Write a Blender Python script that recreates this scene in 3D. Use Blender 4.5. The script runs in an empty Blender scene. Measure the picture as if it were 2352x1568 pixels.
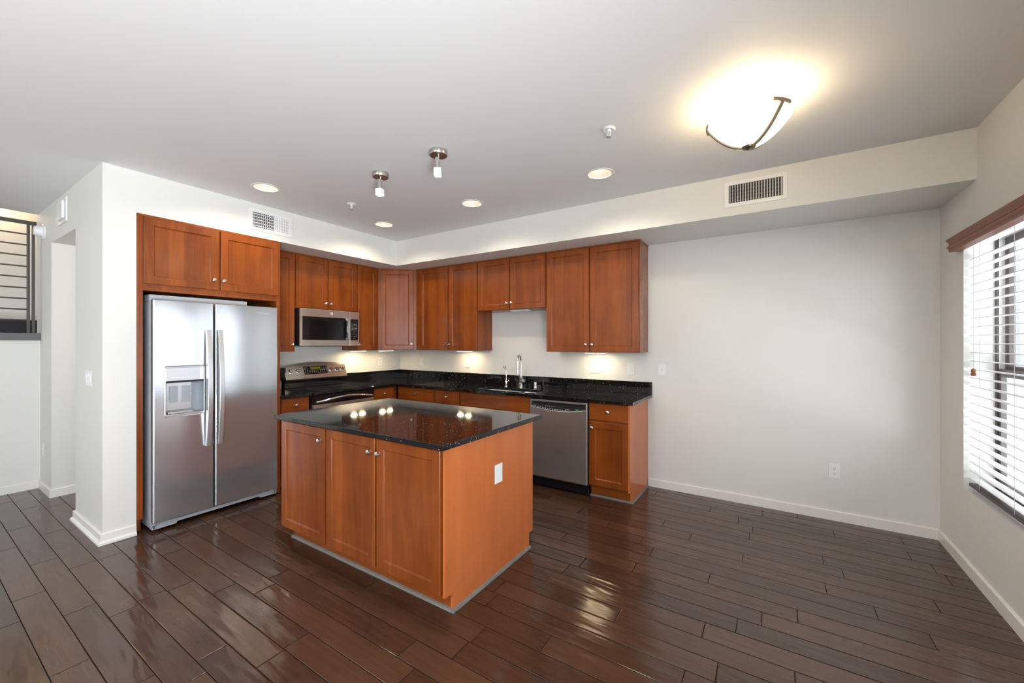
import bpy, bmesh, math, random
from mathutils import Vector, Matrix
random.seed(7)
C = bpy.context.scene.collection
PI = math.pi

# ------------------------------------------------------------------ camera
FPX, YAW, Y0, U0 = 932.23, 0.5742, 786.76, 1170.32
cam_d = bpy.data.cameras.new('camera'); cam = bpy.data.objects.new('camera', cam_d); C.objects.link(cam)
cam.location = (4.630, -4.1727, 1.431)
cam.rotation_euler = (PI/2, 0, YAW)
cam_d.sensor_width = 36; cam_d.sensor_fit = 'HORIZONTAL'
cam_d.lens = FPX/2352*36
cam_d.shift_x = (1176-U0)/2352
cam_d.shift_y = (Y0-784)/2352
cam_d.clip_start = .05
bpy.context.scene.camera = cam

# ------------------------------------------------------------------ world, daylight, exposure
W = bpy.data.worlds.new('world'); bpy.context.scene.world = W; W.use_nodes = True
W.node_tree.nodes['Background'].inputs[0].default_value = (.90, .95, 1, 1)
W.node_tree.nodes['Background'].inputs[1].default_value = 1.15
vs = bpy.context.scene.view_settings
vs.view_transform = 'Standard'; vs.look = 'None'; vs.gamma = 1; vs.exposure = 0.42; vs.use_curve_mapping = False
DAY = (.89, .95, 1)
def area(name, loc, rot, sx, sy, power, color, spread=PI):
    l = bpy.data.lights.new(name, 'AREA'); l.shape = 'RECTANGLE'; l.size = sx; l.size_y = sy
    l.energy = power; l.color = color; l.spread = spread
    o = bpy.data.objects.new(name, l); C.objects.link(o); o.location = loc; o.rotation_euler = rot
    return o
# daylight entering through the three glazed openings (sky light outside each pane)
area('daylight_dining_window', (6.15, -1.4, 1.45), (0, PI/2, 0), 1.6, 2.0, 22, DAY)
area('daylight_patio_door', (6.0, -5.6, 1.15), (0, PI/2, 0), 2.2, 3.2, 64, DAY)
area('daylight_front_window', (3.2, -9.35, 1.5), (PI/2, 0, 0), 2.0, 1.2, 20, DAY)
# added fill lights outside patio door and front window, aimed up to brighten the ceiling
area('ceiling_fill_patio', (7.0, -5.6, -.2), (0, math.radians(163), 0), 2.4, 3.4, 700, (.95, .98, 1))
area('ceiling_fill_front', (3.2, -10.3, -.1), (math.radians(155), 0, 0), 2.4, 2.0, 800, (.95, .98, 1))

# ------------------------------------------------------------------ materials
MATS = {}
def nodes(name):
    m = bpy.data.materials.new(name); m.use_nodes = True; MATS[name] = m
    nt = m.node_tree; return m, nt, nt.nodes['Principled BSDF']
def N(nt, typ, props=None, **inp):
    n = nt.nodes.new(typ)
    for k, v in (props or {}).items(): setattr(n, k, v)
    for k, v in inp.items():
        key = int(k[1:]) if k[0] == 'i' and k[1:].isdigit() else k
        s = n.inputs[key]
        if isinstance(v, bpy.types.NodeSocket): nt.links.new(v, s)
        else: s.default_value = v
    return n
def M(nt, op, a, b=0.0, c=0.0): return N(nt, 'ShaderNodeMath', {'operation': op}, i0=a, i1=b, i2=c).outputs[0]
def mixc(nt, f, a, b):
    n = nt.nodes.new('ShaderNodeMix'); n.data_type = 'RGBA'
    for s, v in ((n.inputs[0], f), (n.inputs[6], a), (n.inputs[7], b)):
        if isinstance(v, bpy.types.NodeSocket): nt.links.new(v, s)
        else: s.default_value = v
    return n.outputs[2]
def c4(c): return (c[0], c[1], c[2], 1)
def plain(name, col, rough=.5, metal=0, spec=.5, coat=0, noise=.03, nscale=6.0, bump=0, bscale=300, emit=None, estr=0):
    m, nt, p = nodes(name)
    tc = N(nt, 'ShaderNodeTexCoord')
    nz = N(nt, 'ShaderNodeTexNoise', Vector=tc.outputs['Object'], Scale=nscale, Detail=3.0)
    a = c4([x*(1-noise) for x in col]); b = c4([min(1, x*(1+noise)) for x in col])
    nt.links.new(mixc(nt, nz.outputs[0], a, b), p.inputs['Base Color'])
    p.inputs['Roughness'].default_value = rough; p.inputs['Metallic'].default_value = metal
    p.inputs['Specular IOR Level'].default_value = spec; p.inputs['Coat Weight'].default_value = coat
    if bump:
        bz = N(nt, 'ShaderNodeTexNoise', Vector=tc.outputs['Object'], Scale=bscale, Detail=2.0)
        bp = N(nt, 'ShaderNodeBump', Strength=bump, Distance=.002, Height=bz.outputs[0])
        nt.links.new(bp.outputs[0], p.inputs['Normal'])
    if emit:
        p.inputs['Emission Color'].default_value = c4(emit); p.inputs['Emission Strength'].default_value = estr
    return m
plain('wall_paint', (.76, .765, .735), .55, bump=.15, bscale=220, noise=.008)
plain('ceiling_paint', (.80, .805, .805), .7, bump=.1, bscale=200, noise=.006)
plain('white_trim', (.83, .82, .79), .35, noise=.01)
plain('white_plastic', (.84, .85, .86), .3, noise=.01)
plain('white_slat', (.86, .855, .86), .22, noise=.01)
plain('vent_white', (.84, .84, .84), .4, noise=.01)
plain('black_gloss', (.008, .008, .01), .06, noise=.1)
plain('black_matte', (.012, .012, .013), .45, noise=.1)
plain('duct_shade', (.01, .009, .008), .8)
plain('grey_plastic', (.36, .39, .43), .35, noise=.03)
plain('dispenser_grey', (.30, .34, .38), .3, noise=.03)
plain('nickel', (.72, .70, .66), .22, metal=1, noise=.03)
plain('brushed_nickel_dark', (.46, .44, .42), .32, metal=1, noise=.05)
plain('chrome', (.88, .88, .9), .07, metal=1, noise=.01)
plain('lcd', (.22, .20, .02), .3, noise=.05)
plain('mark', (.62, .62, .62), .5, noise=.02)
plain('green_badge', (.05, .22, .11), .4)
plain('bronze', (.075, .062, .055), .4, noise=.1)
plain('railing_metal', (.07, .062, .055), .42, noise=.12)
plain('ledge_grey', (.13, .13, .135), .45, noise=.08)
plain('landing_dark', (.028, .026, .036), .5, noise=.1)
plain('toe_trim', (.20, .18, .165), .7, noise=.25, nscale=25)
plain('wood_tassel', (.28, .12, .05), .4)
plain('cord', (.62, .62, .62), .6)
plain('exterior_stucco', (.80, .82, .85), .8, noise=.02)
plain('cabinet_inside', (.62, .50, .36), .5)
plain('bulb_glow', (.9, .85, .8), .5, emit=(1, .88, .72), estr=7)
plain('can_reflector', (.52, .46, .42), .25, noise=.01)
plain('puck_glow', (.9, .85, .8), .5, emit=(1, .84, .58), estr=6)
plain('cube_glow', (.9, .9, .88), .3, emit=(1, .97, .90), estr=1.6)
plain('cube_glass', (.80, .79, .74), .25, emit=(1, .97, .9), estr=.12)
plain('bronze_finial', (.25, .21, .14), .35, metal=1)
plain('bowl_metal', (.26, .22, .16), .5, metal=.6)
plain('canopy_cream', (.80, .72, .55), .35, noise=.02)
plain('burner_mark', (.035, .035, .038), .2)
plain('deep_floor', (.35, .34, .33), .6)

def steel(name, col, rough, axis='Z', aniso=.6, wav=0.0, metal=.85):
    m, nt, p = nodes(name)
    tc = N(nt, 'ShaderNodeTexCoord')
    mp = N(nt, 'ShaderNodeMapping', Vector=tc.outputs['Object']); mp.inputs['Scale'].default_value = (4, 4, 400)
    nz = N(nt, 'ShaderNodeTexNoise', Vector=mp.outputs[0], Scale=1.0, Detail=2.0)
    nt.links.new(mixc(nt, nz.outputs[0], c4([x*.95 for x in col]), c4(col)), p.inputs['Base Color'])
    p.inputs['Metallic'].default_value = metal
    p.inputs['Roughness'].default_value = rough
    p.inputs['Anisotropic'].default_value = aniso
    tg = N(nt, 'ShaderNodeTangent', {'direction_type': 'RADIAL', 'axis': axis})
    nt.links.new(tg.outputs[0], p.inputs['Tangent'])
    if wav:
        mp2 = N(nt, 'ShaderNodeMapping', Vector=tc.outputs['Object']); mp2.inputs['Scale'].default_value = (3, 3, .8)
        n2 = N(nt, 'ShaderNodeTexNoise', Vector=mp2.outputs[0], Scale=1.0, Detail=0.0)
        bp = N(nt, 'ShaderNodeBump', Strength=1.0, Distance=wav, Height=n2.outputs[0])
        nt.links.new(bp.outputs[0], p.inputs['Normal'])
    return m
steel('stainless', (.60, .63, .67), .20, wav=.02)
steel('stainless_warm', (.62, .585, .55), .24, wav=.02, metal=.82, aniso=0)
steel('stainless_bright', (.62, .63, .65), .32, aniso=0, metal=.7)

def wood(name, lo, hi, horizontal=False, rough=.27, staves=True):
    m, nt, p = nodes(name)
    tc = N(nt, 'ShaderNodeTexCoord'); oi = N(nt, 'ShaderNodeObjectInfo')
    sp = N(nt, 'ShaderNodeSeparateXYZ', Vector=tc.outputs['Object'])
    x, y, z = sp.outputs
    r = M(nt, 'MULTIPLY', oi.outputs['Random'], 17.0)
    xy = M(nt, 'ADD', x, y)
    across, along = (z, xy) if horizontal else (xy, z)
    v = N(nt, 'ShaderNodeCombineXYZ', X=M(nt, 'MULTIPLY', M(nt, 'ADD', across, r), 9.0), Y=M(nt, 'MULTIPLY', along, 1.1), Z=r)
    n1 = N(nt, 'ShaderNodeTexNoise', Vector=v.outputs[0], Scale=1.0, Detail=3.0, Roughness=.5, Distortion=.6)
    v2 = N(nt, 'ShaderNodeCombineXYZ', X=M(nt, 'MULTIPLY', across, 140.0), Y=M(nt, 'MULTIPLY', along, 6.0), Z=r)
    n2 = N(nt, 'ShaderNodeTexNoise', Vector=v2.outputs[0], Scale=1.0, Detail=2.0)
    n3 = N(nt, 'ShaderNodeTexNoise', Vector=tc.outputs['Object'], Scale=3.5, Detail=4.0)
    f = M(nt, 'ADD', M(nt, 'MULTIPLY', n1.outputs[0], .9), M(nt, 'MULTIPLY', n2.outputs[0], .22))
    f = M(nt, 'ADD', f, M(nt, 'MULTIPLY', n3.outputs[0], .55))
    if staves:
        st = M(nt, 'FLOOR', M(nt, 'DIVIDE', M(nt, 'ADD', across, r), .095))
        wn = N(nt, 'ShaderNodeTexWhiteNoise', {'noise_dimensions': '1D'}, W=st)
        f = M(nt, 'ADD', f, M(nt, 'MULTIPLY', wn.outputs[0], .24))
        f = M(nt, 'SUBTRACT', f, .12)
    f = M(nt, 'SUBTRACT', M(nt, 'MULTIPLY', f, 1.35), .56)
    f = N(nt, 'ShaderNodeClamp', Value=f).outputs[0]
    nt.links.new(mixc(nt, f, c4(lo), c4(hi)), p.inputs['Base Color'])
    p.inputs['Roughness'].default_value = rough
    p.inputs['Coat Weight'].default_value = .12; p.inputs['Coat Roughness'].default_value = .15; p.inputs['Specular IOR Level'].default_value = .38
    return m
LO, HI = (.135, .027, .0045), (.335, .083, .011)
wood('cherry', LO, HI)
wood('cherry_plain', LO, HI, staves=False)
wood('cherry_horizontal', LO, HI, horizontal=True, staves=False)
wood('cherry_side_lit', (.45, .120, .032), (.60, .175, .050))  # lighter copy of cherry: window light on the side panels put into the colour
wood('valance_wood', (.20, .050, .020), (.27, .072, .028), staves=False, rough=.4)

# black granite with pale flecks
m, nt, p = nodes('granite')
tc = N(nt, 'ShaderNodeTexCoord')
vo = N(nt, 'ShaderNodeTexVoronoi', Vector=tc.outputs['Object'], Scale=105.0)
wn = N(nt, 'ShaderNodeSeparateColor', Color=vo.outputs['Color'])
a = M(nt, 'LESS_THAN', vo.outputs['Distance'], .30); b = M(nt, 'GREATER_THAN', wn.outputs[0], .945)
n1 = N(nt, 'ShaderNodeTexNoise', Vector=tc.outputs['Object'], Scale=60.0, Detail=4.0)
base = mixc(nt, n1.outputs[0], (.002, .002, .0025, 1), (.014, .014, .016, 1))
nt.links.new(mixc(nt, M(nt, 'MULTIPLY', M(nt, 'MULTIPLY', a, b), .6), base, (.65, .60, .52, 1)), p.inputs['Base Color'])
p.inputs['Roughness'].default_value = .055; p.inputs['IOR'].default_value = 1.55

# hand-scraped plank floor, planks along X
m, nt, p = nodes('plank_floor')
tc = N(nt, 'ShaderNodeTexCoord'); sp = N(nt, 'ShaderNodeSeparateXYZ', Vector=tc.outputs['Object'])
PW = .1266
yy = M(nt, 'DIVIDE', M(nt, 'ADD', sp.outputs[1], 1.76+PW*200), PW)
row = M(nt, 'FLOOR', yy); fy = M(nt, 'FRACT', yy)
rw = N(nt, 'ShaderNodeTexWhiteNoise', {'noise_dimensions': '1D'}, W=row)
ln = M(nt, 'ADD', M(nt, 'MULTIPLY', rw.outputs[0], .45), .72)
rw2 = N(nt, 'ShaderNodeTexWhiteNoise', {'noise_dimensions': '1D'}, W=M(nt, 'ADD', row, 77.3))
xx = M(nt, 'ADD', M(nt, 'DIVIDE', M(nt, 'ADD', sp.outputs[0], 40.0), ln), M(nt, 'MULTIPLY', rw2.outputs[0], 9.0))
col = M(nt, 'FLOOR', xx); fx = M(nt, 'FRACT', xx)
cv = N(nt, 'ShaderNodeCombineXYZ', X=row, Y=col)
pr = N(nt, 'ShaderNodeTexWhiteNoise', {'noise_dimensions': '2D'}, Vector=cv.outputs[0])
dy = M(nt, 'MULTIPLY', M(nt, 'MINIMUM', fy, M(nt, 'SUBTRACT', 1.0, fy)), PW)
dx = M(nt, 'MULTIPLY', M(nt, 'MINIMUM', fx, M(nt, 'SUBTRACT', 1.0, fx)), ln)
d = M(nt, 'MINIMUM', dy, dx)
seam = N(nt, 'ShaderNodeMapRange', Value=d); seam.inputs['From Min'].default_value = .0012; seam.inputs['From Max'].default_value = .0026
edge = N(nt, 'ShaderNodeMapRange', {'interpolation_type': 'SMOOTHSTEP'}, Value=d); edge.inputs['From Min'].default_value = 0; edge.inputs['From Max'].default_value = .006
gv = N(nt, 'ShaderNodeCombineXYZ', X=M(nt, 'MULTIPLY', sp.outputs[0], 2.2), Y=M(nt, 'MULTIPLY', sp.outputs[1], 60.0), Z=M(nt, 'MULTIPLY', pr.outputs[0], 30.0))
g = N(nt, 'ShaderNodeTexNoise', Vector=gv.outputs[0], Scale=1.0, Detail=4.0)
cl = N(nt, 'ShaderNodeTexNoise', Vector=tc.outputs['Object'], Scale=5.0, Detail=5.0)
f = M(nt, 'ADD', M(nt, 'MULTIPLY', pr.outputs[0], .34), M(nt, 'MULTIPLY', g.outputs[0], .42))
f = M(nt, 'SUBTRACT', M(nt, 'ADD', f, M(nt, 'MULTIPLY', cl.outputs[0], .35)), .1)
basec = mixc(nt, N(nt, 'ShaderNodeClamp', Value=f).outputs[0], (.022, .0095, .0055, 1), (.125, .058, .034, 1))
colr = mixc(nt, seam.outputs[0], (.014, .009, .0065, 1), basec)
# small pale scuffs and dust specks
sc = N(nt, 'ShaderNodeTexNoise', Vector=tc.outputs['Object'], Scale=45.0, Detail=6.0, Roughness=.75)
sm = N(nt, 'ShaderNodeMapRange', Value=sc.outputs[0]); sm.inputs['From Min'].default_value = .70; sm.inputs['From Max'].default_value = .80
nt.links.new(mixc(nt, M(nt, 'MULTIPLY', sm.outputs[0], .5), colr, (.25, .20, .17, 1)), p.inputs['Base Color'])
rz = N(nt, 'ShaderNodeMapRange', Value=cl.outputs[0]); rz.inputs['To Min'].default_value = .10; rz.inputs['To Max'].default_value = .24
p.inputs['IOR'].default_value = 1.62
nt.links.new(M(nt, 'ADD', rz.outputs[0], M(nt, 'MULTIPLY', M(nt, 'SUBTRACT', 1.0, seam.outputs[0]), .6)), p.inputs['Roughness'])
nt.links.new(M(nt, 'MULTIPLY', seam.outputs[0], .5), p.inputs['Specular IOR Level'])
# scraped ripples: long along the plank, a few centimetres apart, different on every plank
rx = M(nt, 'MULTIPLY', sp.outputs[0], 4.0); ry = M(nt, 'MULTIPLY', sp.outputs[1], 17.0)
rv = N(nt, 'ShaderNodeCombineXYZ', X=M(nt, 'ADD', rx, M(nt, 'MULTIPLY', sp.outputs[1], 5.0)), Y=ry, Z=M(nt, 'MULTIPLY', pr.outputs[0], 50.0))
rip = N(nt, 'ShaderNodeTexNoise', Vector=rv.outputs[0], Scale=1.0, Detail=1.0, Distortion=.4)
hgt = M(nt, 'ADD', M(nt, 'MULTIPLY', rip.outputs[0], .0036), M(nt, 'MULTIPLY', edge.outputs[0], .0010))
hgt = M(nt, 'ADD', hgt, M(nt, 'MULTIPLY', g.outputs[0], .00005))
bp = N(nt, 'ShaderNodeBump', Strength=1.0, Distance=1.0, Height=hgt)
nt.links.new(bp.outputs[0], p.inputs['Normal'])

# clear window pane: Fresnel mix of see-through and mirror
m, nt, p = nodes('window_glass')
out = nt.nodes['Material Output']
tr = N(nt, 'ShaderNodeBsdfTransparent'); gl = N(nt, 'ShaderNodeBsdfGlossy', Roughness=.01)
ge = N(nt, 'ShaderNodeNewGeometry')   # same reflectance on both faces of a thin pane
fr = N(nt, 'ShaderNodeFresnel', IOR=M(nt, 'ADD', 1.45, M(nt, 'MULTIPLY', ge.outputs['Backfacing'], 1/1.45-1.45)))
mx = N(nt, 'ShaderNodeMixShader', i0=fr.outputs[0], i1=tr.outputs[0], i2=gl.outputs[0])
nt.links.new(mx.outputs[0], out.inputs[0])
# frosted bowl glass glowing from the bulbs inside
plain('bowl_glass', (.88, .84, .74), .3, emit=(1, .84, .58), estr=2.6)

# ------------------------------------------------------------------ mesh helpers
def box(bm, x0, x1, y0, y1, z0, z1, mtx=None):
    vs_ = [bm.verts.new(v) for v in ((x0,y0,z0),(x1,y0,z0),(x1,y1,z0),(x0,y1,z0),(x0,y0,z1),(x1,y0,z1),(x1,y1,z1),(x0,y1,z1))]
    for f_ in ((0,3,2,1),(4,5,6,7),(0,1,5,4),(1,2,6,5),(2,3,7,6),(3,0,4,7)): bm.faces.new([vs_[i] for i in f_])
    if mtx:
        for v in vs_: v.co = mtx @ v.co
    return vs_
def prism(bm, pts, a0, a1, axis='z'):
    """extrude the closed outline pts along an axis; outline coordinates are the other two axes in xyz order"""
    def mk(p, a):
        return {'z': (p[0], p[1], a), 'y': (p[0], a, p[1]), 'x': (a, p[0], p[1])}[axis]
    A = [bm.verts.new(mk(q, a0)) for q in pts]; B_ = [bm.verts.new(mk(q, a1)) for q in pts]
    n = len(pts); bm.faces.new(A); bm.faces.new(B_[::-1])
    for i in range(n): bm.faces.new((A[i], B_[i], B_[(i+1) % n], A[(i+1) % n]))
def holed(bm, outer, holes, a0, a1, axis='z'):
    """plate with holes"""
    def mk(p, a):
        return {'z': (p[0], p[1], a), 'y': (p[0], a, p[1]), 'x': (a, p[0], p[1])}[axis]
    for a in (a0, a1):
        es = []
        for lp in [outer]+holes:
            vv = [bm.verts.new(mk(q, a)) for q in lp]
            es += [bm.edges.new((vv[i], vv[(i+1) % len(vv)])) for i in range(len(vv))]
        bmesh.ops.triangle_fill(bm, use_beauty=True, edges=es)
    for lp in [outer]+holes:
        A = [bm.verts.new(mk(q, a0)) for q in lp]; B_ = [bm.verts.new(mk(q, a1)) for q in lp]; n = len(lp)
        for i in range(n): bm.faces.new((A[i], B_[i], B_[(i+1) % n], A[(i+1) % n]))
    bmesh.ops.remove_doubles(bm, verts=bm.verts, dist=1e-5)
def rect(x0, x1, y0, y1): return [(x0, y0), (x1, y0), (x1, y1), (x0, y1)]
def rrect(x0, x1, y0, y1, r, n=5):
    P = []
    for cx, cy, a in ((x1-r, y0+r, -PI/2), (x1-r, y1-r, 0), (x0+r, y1-r, PI/2), (x0+r, y0+r, PI)):
        for i in range(n+1):
            t = a+PI/2*i/n; P.append((cx+r*math.cos(t), cy+r*math.sin(t)))
    return P
def circ(cx, cy, r, n=32): return [(cx+r*math.cos(2*PI*i/n), cy+r*math.sin(2*PI*i/n)) for i in range(n)]
def frame_mtx(o, d):
    d = Vector(d).normalized(); return Matrix.Translation(Vector(o)) @ d.to_track_quat('Z', 'Y').to_matrix().to_4x4()
def lathe(bm, prof, o=(0,0,0), d=(0,0,1), n=24, close=False):
    """prof: list of (r, h) along direction d"""
    mt = frame_mtx(o, d); rings = []
    for r, h in prof:
        if r < 1e-6: rings.append([bm.verts.new(mt @ Vector((0,0,h)))])
        else: rings.append([bm.verts.new(mt @ Vector((r*math.cos(2*PI*i/n), r*math.sin(2*PI*i/n), h))) for i in range(n)])
    for a, b in zip(rings, rings[1:]):
        for i in range(n):
            j = (i+1) % n
            if len(a) == 1 and len(b) == 1: continue
            if len(a) == 1: bm.faces.new((a[0], b[i], b[j]))
            elif len(b) == 1: bm.faces.new((a[i], b[0], a[j]))
            else: bm.faces.new((a[i], b[i], b[j], a[j]))
def tube(bm, pts, r, n=10, cap=True):
    pts = [Vector(q) for q in pts]; rs = r if isinstance(r, (list, tuple)) else [r]*len(pts)
    rings = []; prev = None
    for i, q in enumerate(pts):
        t = (pts[min(i+1, len(pts)-1)]-pts[max(i-1, 0)]).normalized()
        if prev is None:
            u = t.cross(Vector((0,0,1)) if abs(t.z) < .9 else Vector((1,0,0))).normalized()
        else: u = (prev - t*prev.dot(t)).normalized()
        prev = u; w = t.cross(u)
        rings.append([bm.verts.new(q+(u*math.cos(2*PI*k/n)+w*math.sin(2*PI*k/n))*rs[i]) for k in range(n)])
    for a, b in zip(rings, rings[1:]):
        for k in range(n): bm.faces.new((a[k], a[(k+1) % n], b[(k+1) % n], b[k]))
    if cap: bm.faces.new(rings[0][::-1]); bm.faces.new(rings[-1])
def obj(name, bm, mat, parent=None, bevel=0, smooth=False, loc=None, rotz=0):
    bmesh.ops.recalc_face_normals(bm, faces=bm.faces)
    me = bpy.data.meshes.new(name); bm.to_mesh(me); bm.free()
    me.materials.append(MATS[mat])
    if smooth:
        for p_ in me.polygons: p_.use_smooth = True
        try: me.set_sharp_from_angle(angle=math.radians(38))
        except Exception: pass
    o = bpy.data.objects.new(name, me); C.objects.link(o)
    if parent: o.parent = parent
    if loc: o.location = loc
    o.rotation_euler = (0, 0, rotz)
    if bevel:
        md = o.modifiers.new('bevel', 'BEVEL'); md.width = bevel; md.segments = 2; md.limit_method = 'ANGLE'; md.angle_limit = math.radians(40)
    return o
def mk(fn, *a, **k):
    bm = bmesh.new(); fn(bm, *a, **k); return bm
def boxes(*bs):
    bm = bmesh.new()
    for b in bs: box(bm, *b)
    return bm
def tag(o, label, cat, group=None):
    o['label'] = label; o['category'] = cat
    if group: o['group'] = group
    return o
def thing(name, label, cat, loc=(0,0,0), rotz=0, group=None):
    o = bpy.data.objects.new(name, None); C.objects.link(o); o.empty_display_size = .1
    o.location = loc; o.rotation_euler = (0,0,rotz)
    return tag(o, label, cat, group)
def struct(name, bm, mat, parent=None, bevel=0, smooth=False):
    o = obj(name, bm, mat, parent, bevel, smooth)
    if not parent: o['kind'] = 'structure'
    return o
def dup(root, loc, label, rotz=None):
    r = root.copy(); C.objects.link(r); r.location = loc; r['label'] = label
    if rotz is not None: r.rotation_euler = (0,0,rotz)
    for ch in list(root.children):
        c = ch.copy(); C.objects.link(c); c.parent = r
        for g in ch.children:
            d_ = g.copy(); C.objects.link(d_); d_.parent = c
    return r
def text(name, s, size, mat, parent, mtx, depth=.0006):
    cu = bpy.data.curves.new(name, 'FONT'); cu.body = s; cu.size = size; cu.extrude = depth; cu.align_x = 'CENTER'; cu.align_y = 'CENTER'
    to = bpy.data.objects.new(name+'_tmp', cu); C.objects.link(to)
    dg = bpy.context.evaluated_depsgraph_get(); me = bpy.data.meshes.new_from_object(to.evaluated_get(dg))
    bpy.data.objects.remove(to); me.transform(mtx); me.materials.clear(); me.materials.append(MATS[mat])
    o = bpy.data.objects.new(name, me); C.objects.link(o); o.parent = parent
    return o
# text standing on a plane that faces local -Y
FRONT = Matrix.Rotation(PI/2, 4, 'X')

# ------------------------------------------------------------------ dimensions
H, ZS, XS, YS, WX, YP = 2.713, 2.405, .638, -.632, 5.654, -3.323
YF = -9.0        # wall behind the camera
XH = -1.448      # far wall of the stair side
LIGHTS = [(1.113, -2.447), (1.099, -1.219), (2.309, -1.222), (3.532, -1.212)]

# ------------------------------------------------------------------ structure
struct('floor', boxes((-3.2, WX+.2, YF-.2, .2, -.1, 0)), 'plank_floor')
bm = bmesh.new(); holed(bm, rect(XH, WX+.2, YF-.2, .2), [circ(x, y, .09) for x, y in LIGHTS], H, H+.12)
struct('ceiling', bm, 'ceiling_paint')
struct('wall_back', boxes((-1.2, WX+.2, 0, .15, 0, H)), 'wall_paint')
struct('wall_left', boxes((-.10, 0, YP+.183, 0, 0, H)), 'wall_paint')
# wall between kitchen and stair side, with the hallway opening; its end forms the pier by the refrigerator
bm = bmesh.new()
prism(bm, [(XH-.15, 0), (-.963, 0), (-.963, 2.356), (-.10, 2.356), (-.10, 0), (XS, 0), (XS, H), (XH-.15, H)], YP, YP+.183, 'y')
struct('wall_pier', bm, 'wall_paint')
struct('wall_hallway_left', boxes((-1.163, -.963, YP+.183, -1.0, 0, 2.5)), 'wall_paint')
struct('wall_hallway_end', boxes((-1.163, 0-.1, -1.0, -.85, 0, 2.5)), 'wall_paint')
struct('ceiling_hallway', boxes((-.963, -.10, YP+.183, -1.0, 2.40, 2.5)), 'ceiling_paint')
# soffit over the cabinets
bm = bmesh.new()
prism(bm, [(0, YP+.183), (XS, YP+.183), (XS, YS), (WX, YS), (WX, 0), (0, 0)], ZS, H)
struct('ceiling_soffit', bm, 'wall_paint')
# right wall with dining window and patio door
WY0, WY1, WZ0, WZ1 = -2.35, -.43, .505, 2.10
bm = bmesh.new()
holed(bm, [(YF, 0), (-7.2, 0), (-7.2, 2.15), (-4.0, 2.15), (-4.0, 0), (0, 0), (0, H), (YF, H)], [rect(WY0, WY1, WZ0, WZ1)], WX, WX+.2, 'x')
struct('wall_right', bm, 'wall_paint')
bm = bmesh.new(); holed(bm, rect(XH-.15, WX, 0, H), [rect(2.2, 4.2, .9, 2.15)], YF-.2, YF, 'y')
struct('wall_front', bm, 'wall_paint')
# stair side: low wall with ledge, stairwell beyond
struct('wall_stair', boxes((XH-.10, XH, YF, YP, 0, 1.455)), 'wall_paint')
struct('trim_1', boxes((XH-.14, XH+.03, YF, YP-.001, 1.455, 1.525)), 'ledge_grey', bevel=.003)
struct('wall_stairwell', boxes((-2.95, -2.8, YF, -1.5, 1.0, 4.4)), 'wall_paint')
struct('wall_stairwell_end', boxes((-2.8, XH-.15, -2.4, -2.25, 1.0, 4.4)), 'wall_paint')
struct('floor_landing', boxes((-2.8, XH-.14, YF, -2.4, 1.30, 1.40)), 'deep_floor')
struct('trim_2', boxes((-2.8, -2.72, YF, -2.4, 1.40, 1.665), (-2.8, -2.70, YF, -2.4, 1.665, 1.695)), 'landing_dark')
struct('ceiling_stairwell', boxes((-2.95, XH, YF, -2.25, 4.4, 4.5)), 'ceiling_paint')
struct('wall_stairwell_upper', boxes((XH-.1, XH, YF, -2.25, H, 4.4)), 'wall_paint')
struct('wall_stairwell_front', boxes((-2.95, XH, YF-.2, YF, 0, 4.5)), 'wall_paint')

# baseboards
def base_profile(bm, axis, a0, a1, pos, sgn, h=.078, shoe=False):
    t = .014; pr_ = [(0, 0), (t*sgn, 0), (t*sgn, h-.006), (t*.6*sgn, h), (0, h)]
    if shoe: pr_ = [(0, 0), (.028*sgn, 0), (.028*sgn, .014), (t*sgn, .028), (t*sgn, h-.006), (t*.6*sgn, h), (0, h)]
    prism(bm, [(pos+q[0], q[1]) for q in pr_], a0, a1, axis)
bm = bmesh.new(); base_profile(bm, 'x', 3.59, WX, 0, -1); struct('baseboard_back', bm, 'white_trim')
bm = bmesh.new(); base_profile(bm, 'y', -4.0, 0, WX, -1); struct('baseboard_right', bm, 'white_trim')
bm = bmesh.new()
def mitred(bm, path, outs):
    # baseboard swept along a path with mitred corners; outs = outward diagonal at each point
    pr_ = [(0, 0), (.028, 0), (.028, .014), (.014, .028), (.014, .072), (.008, .078), (0, .078)]
    R_ = [[bm.verts.new((px+ox*a, py+oy*a, z)) for a, z in pr_] for (px, py), (ox, oy) in zip(path, outs)]
    for A, B_ in zip(R_, R_[1:]):
        for i in range(len(pr_)): bm.faces.new((A[i], A[(i+1) % len(pr_)], B_[(i+1) % len(pr_)], B_[i]))
    bm.faces.new(R_[0]); bm.faces.new(R_[-1][::-1])
mitred(bm, [(-.10, -3.0), (-.10, YP), (XS, YP), (XS, -3.143)], [(-1, 0), (-1, -1), (1, -1), (1, 0)])
struct('baseboard_pier', bm, 'white_trim')
bm = bmesh.new()
base_profile(bm, 'x', XH, -.963, YP, -1); base_profile(bm, 'y', YP-.014, -1.0, -.963, 1)
struct('baseboard_hallway', bm, 'white_trim')
bm = bmesh.new(); base_profile(bm, 'y', YF, YP, XH, 1); struct('baseboard_stair', bm, 'white_trim')

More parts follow.
